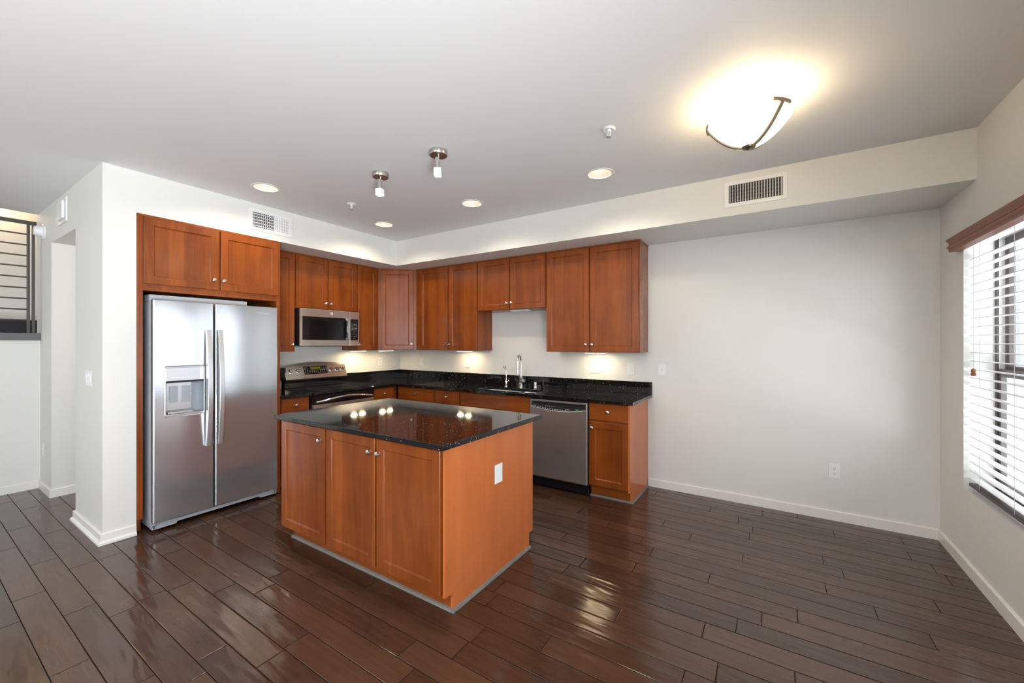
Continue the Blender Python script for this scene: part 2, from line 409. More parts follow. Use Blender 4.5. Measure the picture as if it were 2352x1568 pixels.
# ------------------------------------------------------------------ windows
w1 = thing('window_1', '', ''); del w1['label']; del w1['category']; w1['kind'] = 'structure'; w1.location = (WX+.135, 0, 0)
bm = bmesh.new()
HL = [rect(WY0+.022, -1.405, WZ0+.03, WZ1-.03), rect(-1.375, WY1-.022, WZ0+.03, WZ1-.03)]
holed(bm, rect(WY0, WY1, WZ0, WZ1), HL, 0, .010, 'x'); obj('window_frame', bm, 'bronze', w1)
bm = bmesh.new(); holed(bm, rect(WY0, WY1, WZ0, WZ1), HL, .010, .065, 'x'); obj('window_track', bm, 'white_trim', w1)
for a, b in ((WY0+.022, -1.405), (-1.375, WY1-.022)):
    bm = bmesh.new(); holed(bm, rect(a, b, 1.235, WZ1-.03), [rect(a+.05, b-.05, 1.29, WZ1-.075)], .035, .06, 'x'); sh = obj('upper_sash', bm, 'bronze', w1)
    obj('pane', boxes((.045, .049, a+.05, b-.05, 1.29, WZ1-.075)), 'window_glass', sh)
    bm = bmesh.new(); holed(bm, rect(a, b, WZ0+.03, 1.27), [rect(a+.032, b-.032, WZ0+.075, 1.225)], .008, .033, 'x'); sh = obj('lower_sash', bm, 'bronze', w1)
    obj('pane', boxes((.018, .022, a+.032, b-.032, WZ0+.075, 1.225)), 'window_glass', sh)
def big_window(name, axis, a0, a1, z0, z1, pos, nm):
    t = thing(name, '', ''); del t['label']; del t['category']; t['kind'] = 'structure'
    bm = bmesh.new(); n = nm; w = (a1-a0)/n
    hs = [rect(a0+i*w+.04, a0+(i+1)*w-.04, z0+.05, z1-.05) for i in range(n)]
    holed(bm, rect(a0, a1, z0, z1), hs, pos, pos+.06, axis); obj('window_frame', bm, 'bronze', t)
    for i in range(n):
        b = (a0+i*w+.04, a0+(i+1)*w-.04)
        bb = (pos+.02, pos+.026, b[0], b[1], z0+.05, z1-.05) if axis == 'x' else (b[0], b[1], pos+.02, pos+.026, z0+.05, z1-.05)
        obj('pane', boxes(bb), 'window_glass', t)
    return t
big_window('door_1', 'x', -7.2, -4.0, .0, 2.15, WX+.08, 2)
big_window('window_2', 'y', 2.2, 4.2, .9, 2.15, YF-.12, 2)
# pale ribbed facade across the courtyard, seen through the slats
bm = bmesh.new(); box(bm, 9.0, 9.2, -14, 16, -3, 6)
y = -14
while y < 16: box(bm, 8.94, 9.0, y, y+.30, -3, 6); y += 1.1
tag(obj('neighbor_building', bm, 'exterior_stucco'), 'pale ribbed building facade seen outside through the dining window blind', 'building')

# ------------------------------------------------------------------ window blind
vb = thing('window_blind', 'white horizontal slat blind under a brown wooden valance on the dining window', 'window blind', (WX, 0, 0))
bm = bmesh.new()
vp = [(-.002, 2.020), (-.052, 2.020), (-.056, 2.030), (-.056, 2.038), (-.064, 2.044), (-.066, 2.052), (-.058, 2.060), (-.054, 2.066),
      (-.056, 2.078), (-.066, 2.090), (-.070, 2.098), (-.066, 2.104), (-.002, 2.104)]
prism(bm, vp, -2.42, -.385, 'y'); obj('valance', bm, 'valance_wood', vb, smooth=False)
z = 1.952; 
while z > .57:
    bm = bmesh.new(); P = []
    for i in range(7):
        s = -1+2*i/6; P.append((.045+s*.025, z+.003*(1-s*s)))
    P += [(q[0], q[1]-.0028) for q in P[::-1]]
    prism(bm, P, WY0+.02, WY1-.02, 'y'); obj('slat', bm, 'white_slat', vb, smooth=True); z -= .0528
obj('bottom_rail', boxes((.018, .072, WY0+.02, WY1-.02, z+.004, z+.024)), 'bronze', vb, bevel=.004)
obj('head_rail', boxes((.015, .075, WY0+.01, WY1-.01, 2.03, 2.095)), 'white_slat', vb)
for yc in (-.60, -1.02, -1.55, -2.1):
    obj('cord', boxes((.0185, .0200, yc-.001, yc+.001, z+.02, 2.03), (.0700, .0715, yc-.001, yc+.001, z+.02, 2.03)), 'cord', vb)
bm = bmesh.new(); tube(bm, [(.008, -.555, 2.03), (.008, -.555, 1.27)], .0012, 6); obj('pull_cord', bm, 'cord', vb)
bm = bmesh.new(); lathe(bm, [(0, 0), (.010, .002), (.013, .012), (.008, .020), (.012, .028), (.010, .038), (.004, .046), (0, .046)], (.008, -.555, 1.228)); obj('tassel', bm, 'wood_tassel', vb, smooth=True)

# ------------------------------------------------------------------ cabinet parts
def door_bm(x0, x1, z0, z1, yf, t=.02, s=.057, rec=.009, bev=.007):
    bm = bmesh.new()
    def ring(i, y): return [bm.verts.new(v) for v in ((x0+i, y, z0+i), (x1-i, y, z0+i), (x1-i, y, z1-i), (x0+i, y, z1-i))]
    e = .003
    R = [ring(0, yf+t), ring(0, yf+e), ring(e, yf), ring(s, yf), ring(s+.0015, yf+.0025), ring(s+.0075, yf+.0085), ring(s+.009, yf+rec)]
    bm.faces.new(R[0]); bm.faces.new(R[-1])
    for a, b in zip(R, R[1:]):
        for i in range(4): bm.faces.new((a[i], a[(i+1) % 4], b[(i+1) % 4], b[i]))
    return bm
def slab_bm(x0, x1, z0, z1, yf, t=.02):
    bm = bmesh.new()
    def ring(i, y): return [bm.verts.new(v) for v in ((x0+i, y, z0+i), (x1-i, y, z0+i), (x1-i, y, z1-i), (x0+i, y, z1-i))]
    R = [ring(0, yf+t), ring(0, yf+.004), ring(.004, yf)]
    bm.faces.new(R[0]); bm.faces.new(R[-1])
    for a, b in zip(R, R[1:]):
        for i in range(4): bm.faces.new((a[i], a[(i+1) % 4], b[(i+1) % 4], b[i]))
    return bm
def knob(parent, x, z, yf):
    bm = bmesh.new()
    lathe(bm, [(0, 0), (.009, 0), (.009, .002), (.006, .004), (.0055, .012), (.009, .015), (.0155, .018), (.0165, .022), (.0150, .026), (.008, .029), (0, .030)], (x, yf, z), (0, -1, 0), 20)
    return obj('knob', bm, 'nickel', parent, smooth=True)
def put_door(parent, x0, x1, z0, z1, yf, kx=None, kz=None, loc=None, rotz=0, mat='cherry'):
    o = obj('door', door_bm(x0, x1, z0, z1, yf), mat, parent, loc=loc, rotz=rotz)
    if kx is not None: knob(o, kx, kz, yf)
    return o
def put_drawer(parent, x0, x1, z0, z1, yf, kx=True, name='drawer'):
    o = obj(name, slab_bm(x0, x1, z0, z1, yf), 'cherry_horizontal', parent)
    if kx: knob(o, (x0+x1)/2, (z0+z1)/2+.008, yf)
    return o
QT = PI/2
UZ0, UZ1 = 1.336, ZS-.001
def upper(label, loc, rot, w, z0, doors, knobs, gap=None, right_side=False):
    t = thing('wall_cabinet', label, 'cabinet', loc, rot, 'wall cabinets over the kitchen counter')
    bd = boxes((.0005, w-.0005, -.298, -.002, z0, UZ1-.014))
    obj('body', bd, 'cherry_plain', t)
    obj('top_trim', boxes((0, w+(.006 if right_side else 0), -.307, -.002, UZ1-.014, UZ1)), 'cherry_plain', t)
    for (a, b), k in zip(doors, knobs):
        put_door(t, a, b, z0+.003, UZ1-.018, -.319, k, z0+.075)
    return t
# left run, local x = Y - Y0
upper('narrow tall wall cabinet between refrigerator surround and microwave', (0, -2.084, 0), QT, .331, UZ0, [(.01, .322)], [.296])
upper('short two-door wall cabinet directly above the microwave', (0, -1.753, 0), QT, .780, 1.806, [(.006, .379), (.389, .772)], [.352, .416])
upper('narrow tall wall cabinet just right of the microwave', (0, -.973, 0), QT, .331, UZ0, [(.004, .300)], [.022])
# diagonal corner unit
t = thing('corner_wall_cabinet', 'diagonal corner wall cabinet with one tall door where the two walls meet', 'cabinet')
pent = [(.002, -.002), (.002, -.641), (.298, -.641), (.641, -.298), (.641, -.002)]
bm = bmesh.new(); prism(bm, pent, UZ0, UZ1-.014); obj('body', bm, 'cherry_plain', t)
bm = bmesh.new(); prism(bm, [(.002, -.002), (.002, -.641), (.300, -.645), (.645, -.300), (.641, -.002)], UZ1-.014, UZ1); obj('top_trim', bm, 'cherry_plain', t)
mid = ((.298+.641)/2, -(.641+.298)/2, 0)
put_door(t, -.208, .205, UZ0+.003, UZ1-.018, -.021, .180, UZ0+.075, loc=mid, rotz=PI/4)
# back run
upper('tall two-door wall cabinet left of the sink, beside the corner cabinet', (.643, 0, 0), 0, 1.027, UZ0, [(.077, .563), (.583, 1.022)], [.537, .608])
upper('short two-door wall cabinet above the sink and faucet', (1.670, 0, 0), 0, .930, 1.806, [(.014, .460), (.472, .922)], [.434, .498])
upper('large two-door wall cabinet at the right end over the dishwasher', (2.600, 0, 0), 0, .985, UZ0, [(.006, .483), (.497, .976)], [.457, .523], right_side=True)

# refrigerator surround
t = thing('refrigerator_cabinet', 'tall cherry surround with two doors above the refrigerator', 'cabinet', (0, -3.139, 0), QT)
obj('side_panel', boxes((0, .036, -XS, -.002, .10, ZS-.002), (0, .036, -XS+.05, -.002, 0, .10)), 'cherry', t)
obj('side_panel', boxes((1.020, 1.054, -XS, -.002, 0, ZS-.002)), 'cherry', t)
obj('body', boxes((.036, 1.020, -XS+.002, -.002, 1.828, ZS-.002)), 'cherry_plain', t)
obj('top_trim', boxes((-.0, 1.056, -XS-.006, -XS+.002, ZS-.018, ZS-.002)), 'cherry_plain', t)
put_door(t, .041, .532, 1.880, 2.384, -XS-.018, .492, 1.962)
put_door(t, .547, 1.033, 1.880, 2.384, -XS-.018, .566, 1.962)

# base cabinets
def base(label, loc, rot, w, fronts, x_in=0.0, end_panel=False):
    t = thing('base_cabinet', label, 'cabinet', loc, rot, 'base cabinets under the counter')
    obj('body', boxes((.0005, w-.0005, -.588, -.002, .105, .882)), 'cherry_plain', t)
    obj('toe_kick', boxes((.0005, w-.0005, -.530, -.002, 0, .105)), 'cherry_horizontal', t)
    for kind, a, b, z0, z1, k in fronts:
        if kind == 'door': put_door(t, a, b, z0, z1, -.609, k, z1-.055)
        elif kind == 'drawer': put_drawer(t, a, b, z0, z1, -.609)
        else: put_drawer(t, a, b, z0, z1, -.609, kx=False, name='false_front')
    return t
DZ = (.718, .872); OZ = (.118, .704)
base('narrow base cabinet between refrigerator surround and range', (0, -2.084, 0), QT, .320, [('drawer', .03, .312, *DZ, 1), ('door', .03, .312, *OZ, .29)])
base('narrow base cabinet at the corner just right of the range', (0, -.994, 0), QT, .403, [('drawer', .038, .330, *DZ, 1), ('door', .038, .330, *OZ, .06)])
base('base cabinet with a wide drawer beside the inner corner of the counter', (.612, 0, 0), 0, .648, [('drawer', .047, .631, *DZ, 1), ('door', .047, .631, *OZ, .605)])
base('base cabinet with a small square drawer left of the sink cabinet', (1.260, 0, 0), 0, .388, [('drawer', .014, .379, *DZ, 1), ('door', .014, .379, *OZ, .35)])
# sink cabinet is hollow so that the bowls hang inside it
t = thing('base_cabinet', 'wide sink base cabinet with a plain false front and no knobs on it', 'cabinet', (1.648, 0, 0), 0, 'base cabinets under the counter')
obj('body', boxes((.0005, .018, -.588, -.002, .105, .882), (.909, .9265, -.588, -.002, .105, .882), (.018, .909, -.588, -.570, .105, .882), (.018, .909, -.570, -.002, .105, .125)), 'cherry_plain', t)
obj('toe_kick', boxes((.0005, .9265, -.530, -.510, 0, .105)), 'cherry_horizontal', t)
put_drawer(t, .012, .918, .718, .868, -.609, kx=False, name='false_front')
put_door(t, .012, .460, *OZ, -.609, .43, .65); put_door(t, .470, .918, *OZ, -.609, .50, .65)
t = base('base cabinet at the right end of the counter beside the dishwasher', (3.195, 0, 0), 0, .372, [('drawer', .010, .372, *DZ, 1), ('door', .010, .372, *OZ, .040)])
bm = bmesh.new(); prism(bm, [(0, 0), (0, .882), (-.609, .882), (-.609, .105), (-.548, .105), (-.548, 0)], .373, .390, 'x'); obj('side_panel', bm, 'cherry_side_lit', t)
bm = bmesh.new()
prism(bm, [(-.548, 0), (-.548, .016), (-.556, .013), (-.561, 0)], 0, .40, 'x'); prism(bm, [(.390, 0), (.390, .016), (.399, .013), (.403, 0)], -.561, -.002, 'y')
obj('quarter_round', bm, 'toe_trim', t)

# ------------------------------------------------------------------ countertops
CT0, CT1, CD, XE = .884, .914, .645, 3.627
t = thing('countertop', 'black speckled granite L-shaped countertop with sink cutout and backsplash', 'countertop')
bm = bmesh.new()
SK = rrect(1.84, 2.57, -.555, -.255, .06)
holed(bm, [(.002, -.992), (CD, -.992), (CD, -CD), (XE, -CD), (XE, -.002), (.002, -.002)], [SK], CT0, CT1)
obj('slab', bm, 'granite', t, bevel=.003)
obj('backsplash', boxes((.0235, XE, -.0225, -.0015, CT1+.0005, 1.037), (.0015, .0225, -.992, -.0015, CT1+.0005, 1.037)), 'granite', t, bevel=.001)
t = thing('countertop', 'small black granite countertop piece between refrigerator surround and range', 'countertop')
obj('slab', boxes((.002, CD, -2.083, -1.765, CT0, CT1)), 'granite', t, bevel=.003)
obj('backsplash', boxes((.002, .023, -2.083, -1.765, CT1+.0005, 1.037)), 'granite', t)

# ------------------------------------------------------------------ sink and fittings
t = thing('kitchen_sink', 'stainless steel double-bowl undermount sink set in the black counter', 'sink', (1.84, 0, 0))
def bowl(x0, x1, y0, y1, zt, dp):
    bm = bmesh.new(); loops = []
    for ins, z in ((-.015, zt), (0, zt), (.006, zt-.03), (.012, zt-dp+.03), (.04, zt-dp)):
        loops.append([bm.verts.new((q[0], q[1], z)) for q in rrect(x0+ins, x1-ins, y0+ins, y1-ins, max(.02, .055-ins*.3))])
    for a, b in zip(loops, loops[1:]):
        n = len(a)
        for i in range(n): bm.faces.new((a[i], a[(i+1) % n], b[(i+1) % n], b[i]))
    bm.faces.new(loops[-1]); return bm
for x0, x1 in ((.0, .44), (.458, .73)):
    b = obj('bowl', bowl(x0, x1, -.555, -.255, .8825, .17), 'stainless_bright', t, smooth=True)
    bm = bmesh.new(); lathe(bm, [(0, .004), (.035, .004), (.042, 0)], ((x0+x1)/2, -.40, .7135)); obj('drain', bm, 'chrome', b, smooth=True)
obj('divider', boxes((.425, .473, -.560, -.250, .870, .8825)), 'stainless_bright', t)

fx, fy = 2.158, -.105
t = thing('kitchen_faucet', 'tall brushed nickel gooseneck faucet with side lever behind the sink', 'faucet', (fx, fy, CT1))
bm = bmesh.new(); lathe(bm, [(0, 0), (.027, 0), (.027, .006), (.022, .012), (.021, .10), (.0235, .104), (.0235, .112), (.015, .122), (.013, .20), (0, .20)]); obj('body', bm, 'nickel', t, smooth=True)
dv = Vector((.30, -.95, 0)).normalized(); pts = []
for i in range(17):
    a = PI*i/16; pts.append(Vector((0, 0, .30)) + dv*(.075*(1-math.cos(a))) + Vector((0, 0, .075*math.sin(a))))
pts = [Vector((0, 0, .19))] + pts + [Vector((0,0,.255)) + dv*.155]
bm = bmesh.new(); tube(bm, pts, .011, 12); obj('spout', bm, 'nickel', t, smooth=True)
bm = bmesh.new(); lathe(bm, [(0, 0), (.012, 0), (.013, .01), (.013, .05), (.018, .085), (.017, .092), (0, .092)], tuple(Vector((0,0,.258))+dv*.155), tuple(dv*.12+Vector((0,0,-1))), 16); obj('spray_head', bm, 'nickel', t, smooth=True)
bm = bmesh.new(); lathe(bm, [(0, 0), (.019, 0), (.019, .048), (.014, .056), (0, .058)], (.005, 0, .068), (1, -.25, -.02), 18); hb = obj('lever_hub', bm, 'nickel', t, smooth=True)
bm = bmesh.new(); tube(bm, [(.055, -.012, .070), (.050, -.02, .085), (.012, -.035, .118)], [.005, .0045, .0035], 8); obj('lever', bm, 'nickel', hb, smooth=True)

t = thing('filter_faucet', 'small chrome filtered water faucet with thin straight spout, left of main faucet', 'faucet', (1.972, -.135, CT1))
bm = bmesh.new(); lathe(bm, [(0, 0), (.021, 0), (.021, .004), (.012, .010), (.014, .03), (.015, .058), (.010, .066), (.006, .072), (0, .072)]); obj('body', bm, 'chrome', t, smooth=True)
pts = [Vector((0, 0, .07)), Vector((0, 0, .19))]
for i in range(1, 11):
    a = PI*.80*i/10; pts.append(Vector((0, -.038*(1-math.cos(a)), .19+.045*math.sin(a)*1.15)))
bm = bmesh.new(); tube(bm, pts, .0052, 10); obj('spout', bm, 'chrome', t, smooth=True)
bm = bmesh.new(); tube(bm, [(.010, 0, .052), (.030, 0, .055), (.036, 0, .085), (.037, 0, .100)], [.005, .005, .0045, .004], 8); obj('lever', bm, 'chrome', t, smooth=True)
bm = bmesh.new(); lathe(bm, [(0, 0), (.020, 0), (.020, .003), (.0185, .005), (.0185, .058), (.016, .063), (0, .063)])
o = obj('air_gap', bm, 'chrome', smooth=True); o.location = (2.352, -.105, CT1)
tag(o, 'short chrome cylinder air gap cap right of the main faucet', 'air gap cap')

# ------------------------------------------------------------------ refrigerator (faces +X)
FY = -3.073
t = thing('refrigerator', 'large stainless side-by-side refrigerator with ice and water dispenser', 'refrigerator', (0, FY, 0), QT)
obj('body', boxes((0, .912, -.676, -.03, .025, 1.745)), 'grey_plastic', t, bevel=.004)
obj('gasket', boxes((.008, .904, -.690, -.676, .08, 1.735)), 'black_matte', t)
DF, DB = -.745, -.690
bm = bmesh.new(); holed(bm, rect(0, .394, .070, 1.758), [rrect(.071, .329, .866, 1.243, .012)], DF, DB, 'y')
ld = obj('left_door', bm, 'stainless', t, bevel=.008)
rd = obj('right_door', boxes((.404, .912, DF, DB, .070, 1.758)), 'stainless', t, bevel=.008)
bm = bmesh.new(); holed(bm, rrect(.069, .331, .864, 1.245, .014), [rrect(.077, .323, .878, 1.237, .008)], DF-.004, DF+.006, 'y'); obj('dispenser_frame', bm, 'stainless_bright', ld, bevel=.0015)
obj('dispenser_panel', boxes((.077, .323, DF-.001, DF+.02, 1.135, 1.237)), 'stainless_bright', ld, bevel=.002)
bm = bmesh.new()   # open niche
x0, x1, z0, z1, yb = .075, .325, .874, 1.137, DF+.052
for q in (((x0, DF+.004, z0), (x1, DF+.004, z0), (x1, yb, z0+.01), (x0, yb, z0+.01)), ((x0, DF, z0), (x0, DF, z1), (x0, yb, z1), (x0, yb, z0)), ((x1, DF, z0), (x1, DF, z1), (x1, yb, z1), (x1, yb, z0)),
          ((x0, yb, z0), (x1, yb, z0), (x1, yb, z1), (x0, yb, z1)), ((x0, DF+.004, z1), (x1, DF+.004, z1), (x1, yb, z1), (x0, yb, z1))):
    bm.faces.new([bm.verts.new(v) for v in q])
obj('dispenser_niche', bm, 'dispenser_grey', ld)
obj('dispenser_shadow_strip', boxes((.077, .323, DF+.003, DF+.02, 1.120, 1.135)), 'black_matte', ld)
for a in (.110, .192):
    obj('dispenser_paddle', boxes((a, a+.052, yb-.020, yb-.012, .965, 1.090), (a+.005, a+.047, yb-.014, yb-.002, .972, 1.082)), 'grey_plastic', ld, bevel=.002)
obj('dispenser_backplate', boxes((.092, .255, yb-.008, yb-.003, .905, 1.118)), 'stainless_bright', ld, bevel=.002)
obj('drip_tray', boxes((.092, .255, DF+.006, yb-.006, .880, .895)), 'stainless_bright', ld, bevel=.002)
for i in range(6): obj('dispenser_button', boxes((.112+i*.031, .130+i*.031, DF-.0018, DF, 1.158, 1.162)), 'white_plastic', ld)
def fr_handle(x0, x1, par):
    bm = bmesh.new(); P = []
    n = 24; za, zb = .590, 1.535
    for i in range(n+1):
        u = i/n; P.append((DF-.030-.038*math.sin(PI*u)**.9, za+(zb-za)*u))
    for i in range(n+1):
        u = 1-i/n; P.append((DF-.001-.022*math.sin(PI*u)**.5 if 0 < i < n else DF-.001, za+(zb-za)*u))
    prism(bm, P, x0, x1, 'x'); obj('handle', bm, 'stainless_bright', par, bevel=.003)
fr_handle(.330, .366, ld); fr_handle(.412, .448, rd)
text('brand_mark', 'Whirlpool', .026, 'stainless_bright', rd, Matrix.Translation((.775, DF-.0005, 1.700)) @ FRONT)
bm = bmesh.new(); prism(bm, [(.0, .020), (.15, .020), (.155, .036), (.765, .036), (.770, .020), (.912, .020), (.912, .066), (.765, .066), (.760, .062), (.152, .062), (.147, .066), (0, .066)], -.722, -.676, 'y')
g_ = obj('kick_grille', bm, 'grey_plastic', t, bevel=.003)
obj('grille_notch', boxes((.0, .03, -.7235, -.722, .045, .049), (.008, .016, -.7235, -.722, .026, .040), (.882, .905, -.7235, -.722, .048, .052), (.890, .898, -.7235, -.722, .030, .042)), 'black_matte', g_)
obj('hinge_cover', boxes((.0, .68, -.672, -.35, 1.745, 1.798)), 'grey_plastic', t, bevel=.004)
for x in (.04, .87):
    bm = bmesh.new(); lathe(bm, [(0, 0), (.02, 0), (.02, .025), (0, .025)], (x, -.60, 0)); obj('foot', bm, 'black_matte', t)
    bm = bmesh.new(); lathe(bm, [(0, 0), (.02, 0), (.02, .025), (0, .025)], (x, -.12, 0)); obj('foot', bm, 'black_matte', t)

# ------------------------------------------------------------------ range (faces +X)
t = thing('range_oven', 'stainless and black electric range with arched control panel and glass cooktop', 'range', (0, -1.761, 0), QT)
RW = .763
obj('body', boxes((.004, RW-.004, -.63, -.03, .03, .885)), 'black_matte', t)
bm = bmesh.new(); prism(bm, [(-.662, .886), (-.668, .898), (-.662, .916), (-.055, .918), (-.055, .886)], .0, RW, 'x'); ck = obj('cooktop', bm, 'black_gloss', t, bevel=.003)
for x, y, r in ((.20, -.50, .10), (.56, -.50, .075), (.20, -.22, .075), (.56, -.22, .10)):
    bm = bmesh.new(); holed(bm, circ(x, y, r, 40), [circ(x, y, r-.003, 40)], .9172, .9184); obj('burner_ring', bm, 'burner_mark', ck)
obj('back_riser', boxes((.012, RW-.012, -.090, -.028, .918, 1.012)), 'black_gloss', t, bevel=.004)
# sloping arched control panel
def arch(x): u = (x-RW/2)/(RW/2); return 1.163+.040*(1-u*u)
def slope_y(z): return -.150+(z-1.020)*.42
bm = bmesh.new(); n = 24; top = [(i/n*RW, arch(i/n*RW)) for i in range(n+1)]
F_, K_ = [], []
for x, z in [(0, 1.020)]+top+[(RW, 1.020)]:
    F_.append(bm.verts.new((x, slope_y(z), z))); K_.append(bm.verts.new((x, -.028, z)))
bm.faces.new(F_); bm.faces.new(K_[::-1]); m_ = len(F_)
for i in range(m_): bm.faces.new((F_[i], F_[(i+1) % m_], K_[(i+1) % m_], K_[i]))
cp = obj('control_panel', bm, 'stainless_warm', t, bevel=.004)
obj('panel_side', boxes((-.001, .010, -.118, -.028, 1.012, 1.150)), 'black_matte', t)
obj('panel_underside', boxes((.006, RW-.006, -.140, -.028, 1.008, 1.020)), 'black_matte', t)
SL = math.atan(.42); fm = lambda x, z, e=.0: Matrix.Translation((x, slope_y(z)-e, z)) @ Matrix.Rotation(-SL, 4, 'X')
def on_panel(bm, x0, x1, z0, z1, e0, e1, xc=0, zc=1.10):
    box(bm, x0, x1, -e1, -e0, (z0-zc), (z1-zc), fm(0, zc))
bm = bmesh.new(); on_panel(bm, .222, .512, 1.062, 1.158, 0, .0025); ds = obj('display', bm, 'black_gloss', cp)
bm = bmesh.new(); on_panel(bm, .300, .428, 1.118, 1.150, .0025, .0035); obj('display_screen', bm, 'lcd', ds)
bm = bmesh.new()
for j, zz in enumerate((1.074, 1.090, 1.106, 1.124, 1.140)):
    for i in range(11):
        xx = .232+i*.0262
        if zz > 1.11 and .29 < xx+.01 < .435: continue
        w = random.uniform(.007, .015); on_panel(bm, xx, xx+w, zz, zz+random.uniform(.003, .006), .0025, .0032)
obj('display_buttons', bm, 'mark', ds)
for i, x in enumerate((.066, .148, .560, .634, .706)):
    z = 1.106
    mt = fm(x, z); bm = bmesh.new()
    lathe(bm, [(0, 0), (.024, 0), (.025, .004), (.020, .006), (.0195, .020), (.017, .024), (0, .025)], mt @ Vector((0,0,0)), mt.to_3x3() @ Vector((0,-1,0)), 22)
    box(bm, -.0045, .0045, -.030, -.020, -.017, .017, mt @ Matrix.Rotation(.5, 4, 'Y'))
    obj('knob', bm, 'chrome', cp, smooth=True)
# oven front
bm = bmesh.new(); prism(bm, [(-.630, .790), (-.660, .790), (-.664, .800), (-.662, .884), (-.630, .884)], .004, RW-.004, 'x'); obj('vent_strip', bm, 'black_gloss', t, bevel=.002)
od = obj('oven_door', boxes((.004, RW-.004, -.665, -.632, .245, .786)), 'stainless_warm', t, bevel=.004)
obj('oven_window', boxes((.10, RW-.10, -.668, -.664, .33, .68)), 'black_gloss', od, bevel=.002)
pts = [(.03+(RW-.06)*i/20, -.672-.050*math.sin(PI*i/20)**.6, .812+.040*math.sin(PI*i/20)) for i in range(21)]
bm = bmesh.new(); tube(bm, pts, .014, 12); obj('handle', bm, 'chrome', od, smooth=True)
dr = obj('storage_drawer', boxes((.004, RW-.004, -.660, -.632, .055, .238)), 'stainless_warm', t, bevel=.004)
for x in (.05, RW-.05):
    for y in (-.58, -.10):
        bm = bmesh.new(); lathe(bm, [(0, 0), (.018, 0), (.018, .031), (0, .031)], (x, y, 0)); obj('foot', bm, 'black_matte', t)

# ------------------------------------------------------------------ microwave (faces +X)
t = thing('microwave_oven', 'stainless over-the-range microwave with dark window and keypad', 'microwave', (0, -1.746, 0), QT)
MW, MZ0, MZ1 = .735, 1.396, 1.802
obj('body', boxes((.002, MW-.002, -.375, -.003, MZ0+.006, MZ1)), 'black_matte', t, bevel=.003)
bm = bmesh.new(); prism(bm, [(.12, MZ0-.008), (.50, MZ0-.008), (.54, MZ0+.006), (.08, MZ0+.006)], -.37, -.05, 'y'); obj('bottom_grille', bm, 'black_matte', t)
bm = bmesh.new(); holed(bm, rect(0, .599, MZ0, MZ1), [rect(.022, .560, 1.462, 1.716)], -.402, -.376, 'y'); md_ = obj('door', bm, 'stainless_warm', t, bevel=.003)
bm = bmesh.new(); holed(bm, rect(.022, .560, 1.462, 1.716), [rect(.062, .470, 1.490, 1.640)], -.400, -.385, 'y'); obj('window_border', bm, 'black_gloss', md_)
obj('window', boxes((.062, .470, -.396, -.386, 1.490, 1.640)), 'black_gloss', md_)
obj('control_panel', boxes((.603, MW, -.402, -.376, MZ0, MZ1)), 'stainless_warm', t, bevel=.003)
kp = obj('keypad', boxes((.610, .716, -.4045, -.402, 1.462, 1.712)), 'black_gloss', t, bevel=.001)
obj('keypad_display', boxes((.624, .700, -.4052, -.4045, 1.672, 1.698)), 'black_matte', kp)
bm = bmesh.new()
for j in range(6):
    for i in range(3): box(bm, .624+i*.028, .636+i*.028+random.uniform(0, .004), -.4052, -.4045, 1.652-j*.0165, 1.656-j*.0165)
obj('keypad_marks', bm, 'mark', kp)
for j, row_ in enumerate(('123', '456', '789', '0')):
    for i, ch in enumerate(row_):
        text('keypad_digit', ch, .014, 'mark', kp, Matrix.Translation((.631+(i if j < 3 else 1)*.028, -.4046, 1.545-j*.021)) @ FRONT, .0003)
bm = bmesh.new(); P = []
for i in range(13):
    u = i/12; P.append((-.404-.034*math.sin(PI*u)**.55, 1.458+u*.262))
for i in range(13):
    u = 1-i/12; P.append((-.404-(.022*math.sin(PI*u)**.55 if 0 < i < 12 else 0), 1.458+u*.262))
prism(bm, P, .540, .580, 'x'); mh = obj('handle', bm, 'stainless_bright', md_, bevel=.004)
obj('handle_grip', boxes((.5385, .552, -.436, -.412, 1.490, 1.690)), 'black_matte', mh, bevel=.004)
bm = bmesh.new(); lathe(bm, [(0, 0), (.017, 0), (.017, .002), (.015, .0025), (0, .0025)], (.366, -.402, 1.762), (0, -1, 0), 28); lg = obj('round_logo', bm, 'mark', md_, smooth=False)
text('logo_letters', 'GE', .017, 'stainless_warm', lg, Matrix.Translation((.366, -.4046, 1.762)) @ FRONT, .0003)

# ------------------------------------------------------------------ dishwasher
t = thing('dishwasher', 'stainless dishwasher with black curved control strip and black kickplate', 'dishwasher', (2.578, 0, 0))
DW = .610
obj('body', boxes((.004, DW-.004, -.580, -.03, .03, .870)), 'black_matte', t)
bm = bmesh.new(); n = 24
topz = .868
# steel door with a dipping arc cut for the control strip
def arc_z(x): u = (x-DW/2)/(DW/2-.014); return .800-.030*(1-min(1, abs(u))**2)
P = [(0, .105), (DW, .105), (DW, topz), (0, topz)]
hole = [(.014+(DW-.028)*i/n, arc_z(.014+(DW-.028)*i/n)) for i in range(n+1)] + [(DW-.014, .848), (.014, .848)]
holed(bm, P, [hole], -.622, -.582, 'y'); dd = obj('door', bm, 'stainless_warm', t, bevel=.003)
bm = bmesh.new(); prism(bm, [(-.618, .765), (-.619, .802), (-.600, .825), (-.585, .850), (-.583, .765)], .013, DW-.013, 'x'); cs = obj('control_strip', bm, 'black_matte', t)
bm = bmesh.new()
F_, G_ = [], []
for i in range(n+1):
    x = .014+(DW-.028)*i/n; F_.append((x, arc_z(x)))
for (a, b) in zip(F_, F_[1:]):
    vs_ = [bm.verts.new(v) for v in ((a[0], -.6225, a[1]-.003), (b[0], -.6225, b[1]-.003), (b[0], -.6195, b[1]+.001), (a[0], -.6195, a[1]+.001))]; bm.faces.new(vs_)
obj('arc_edge', bm, 'stainless_bright', cs)
bm = bmesh.new()
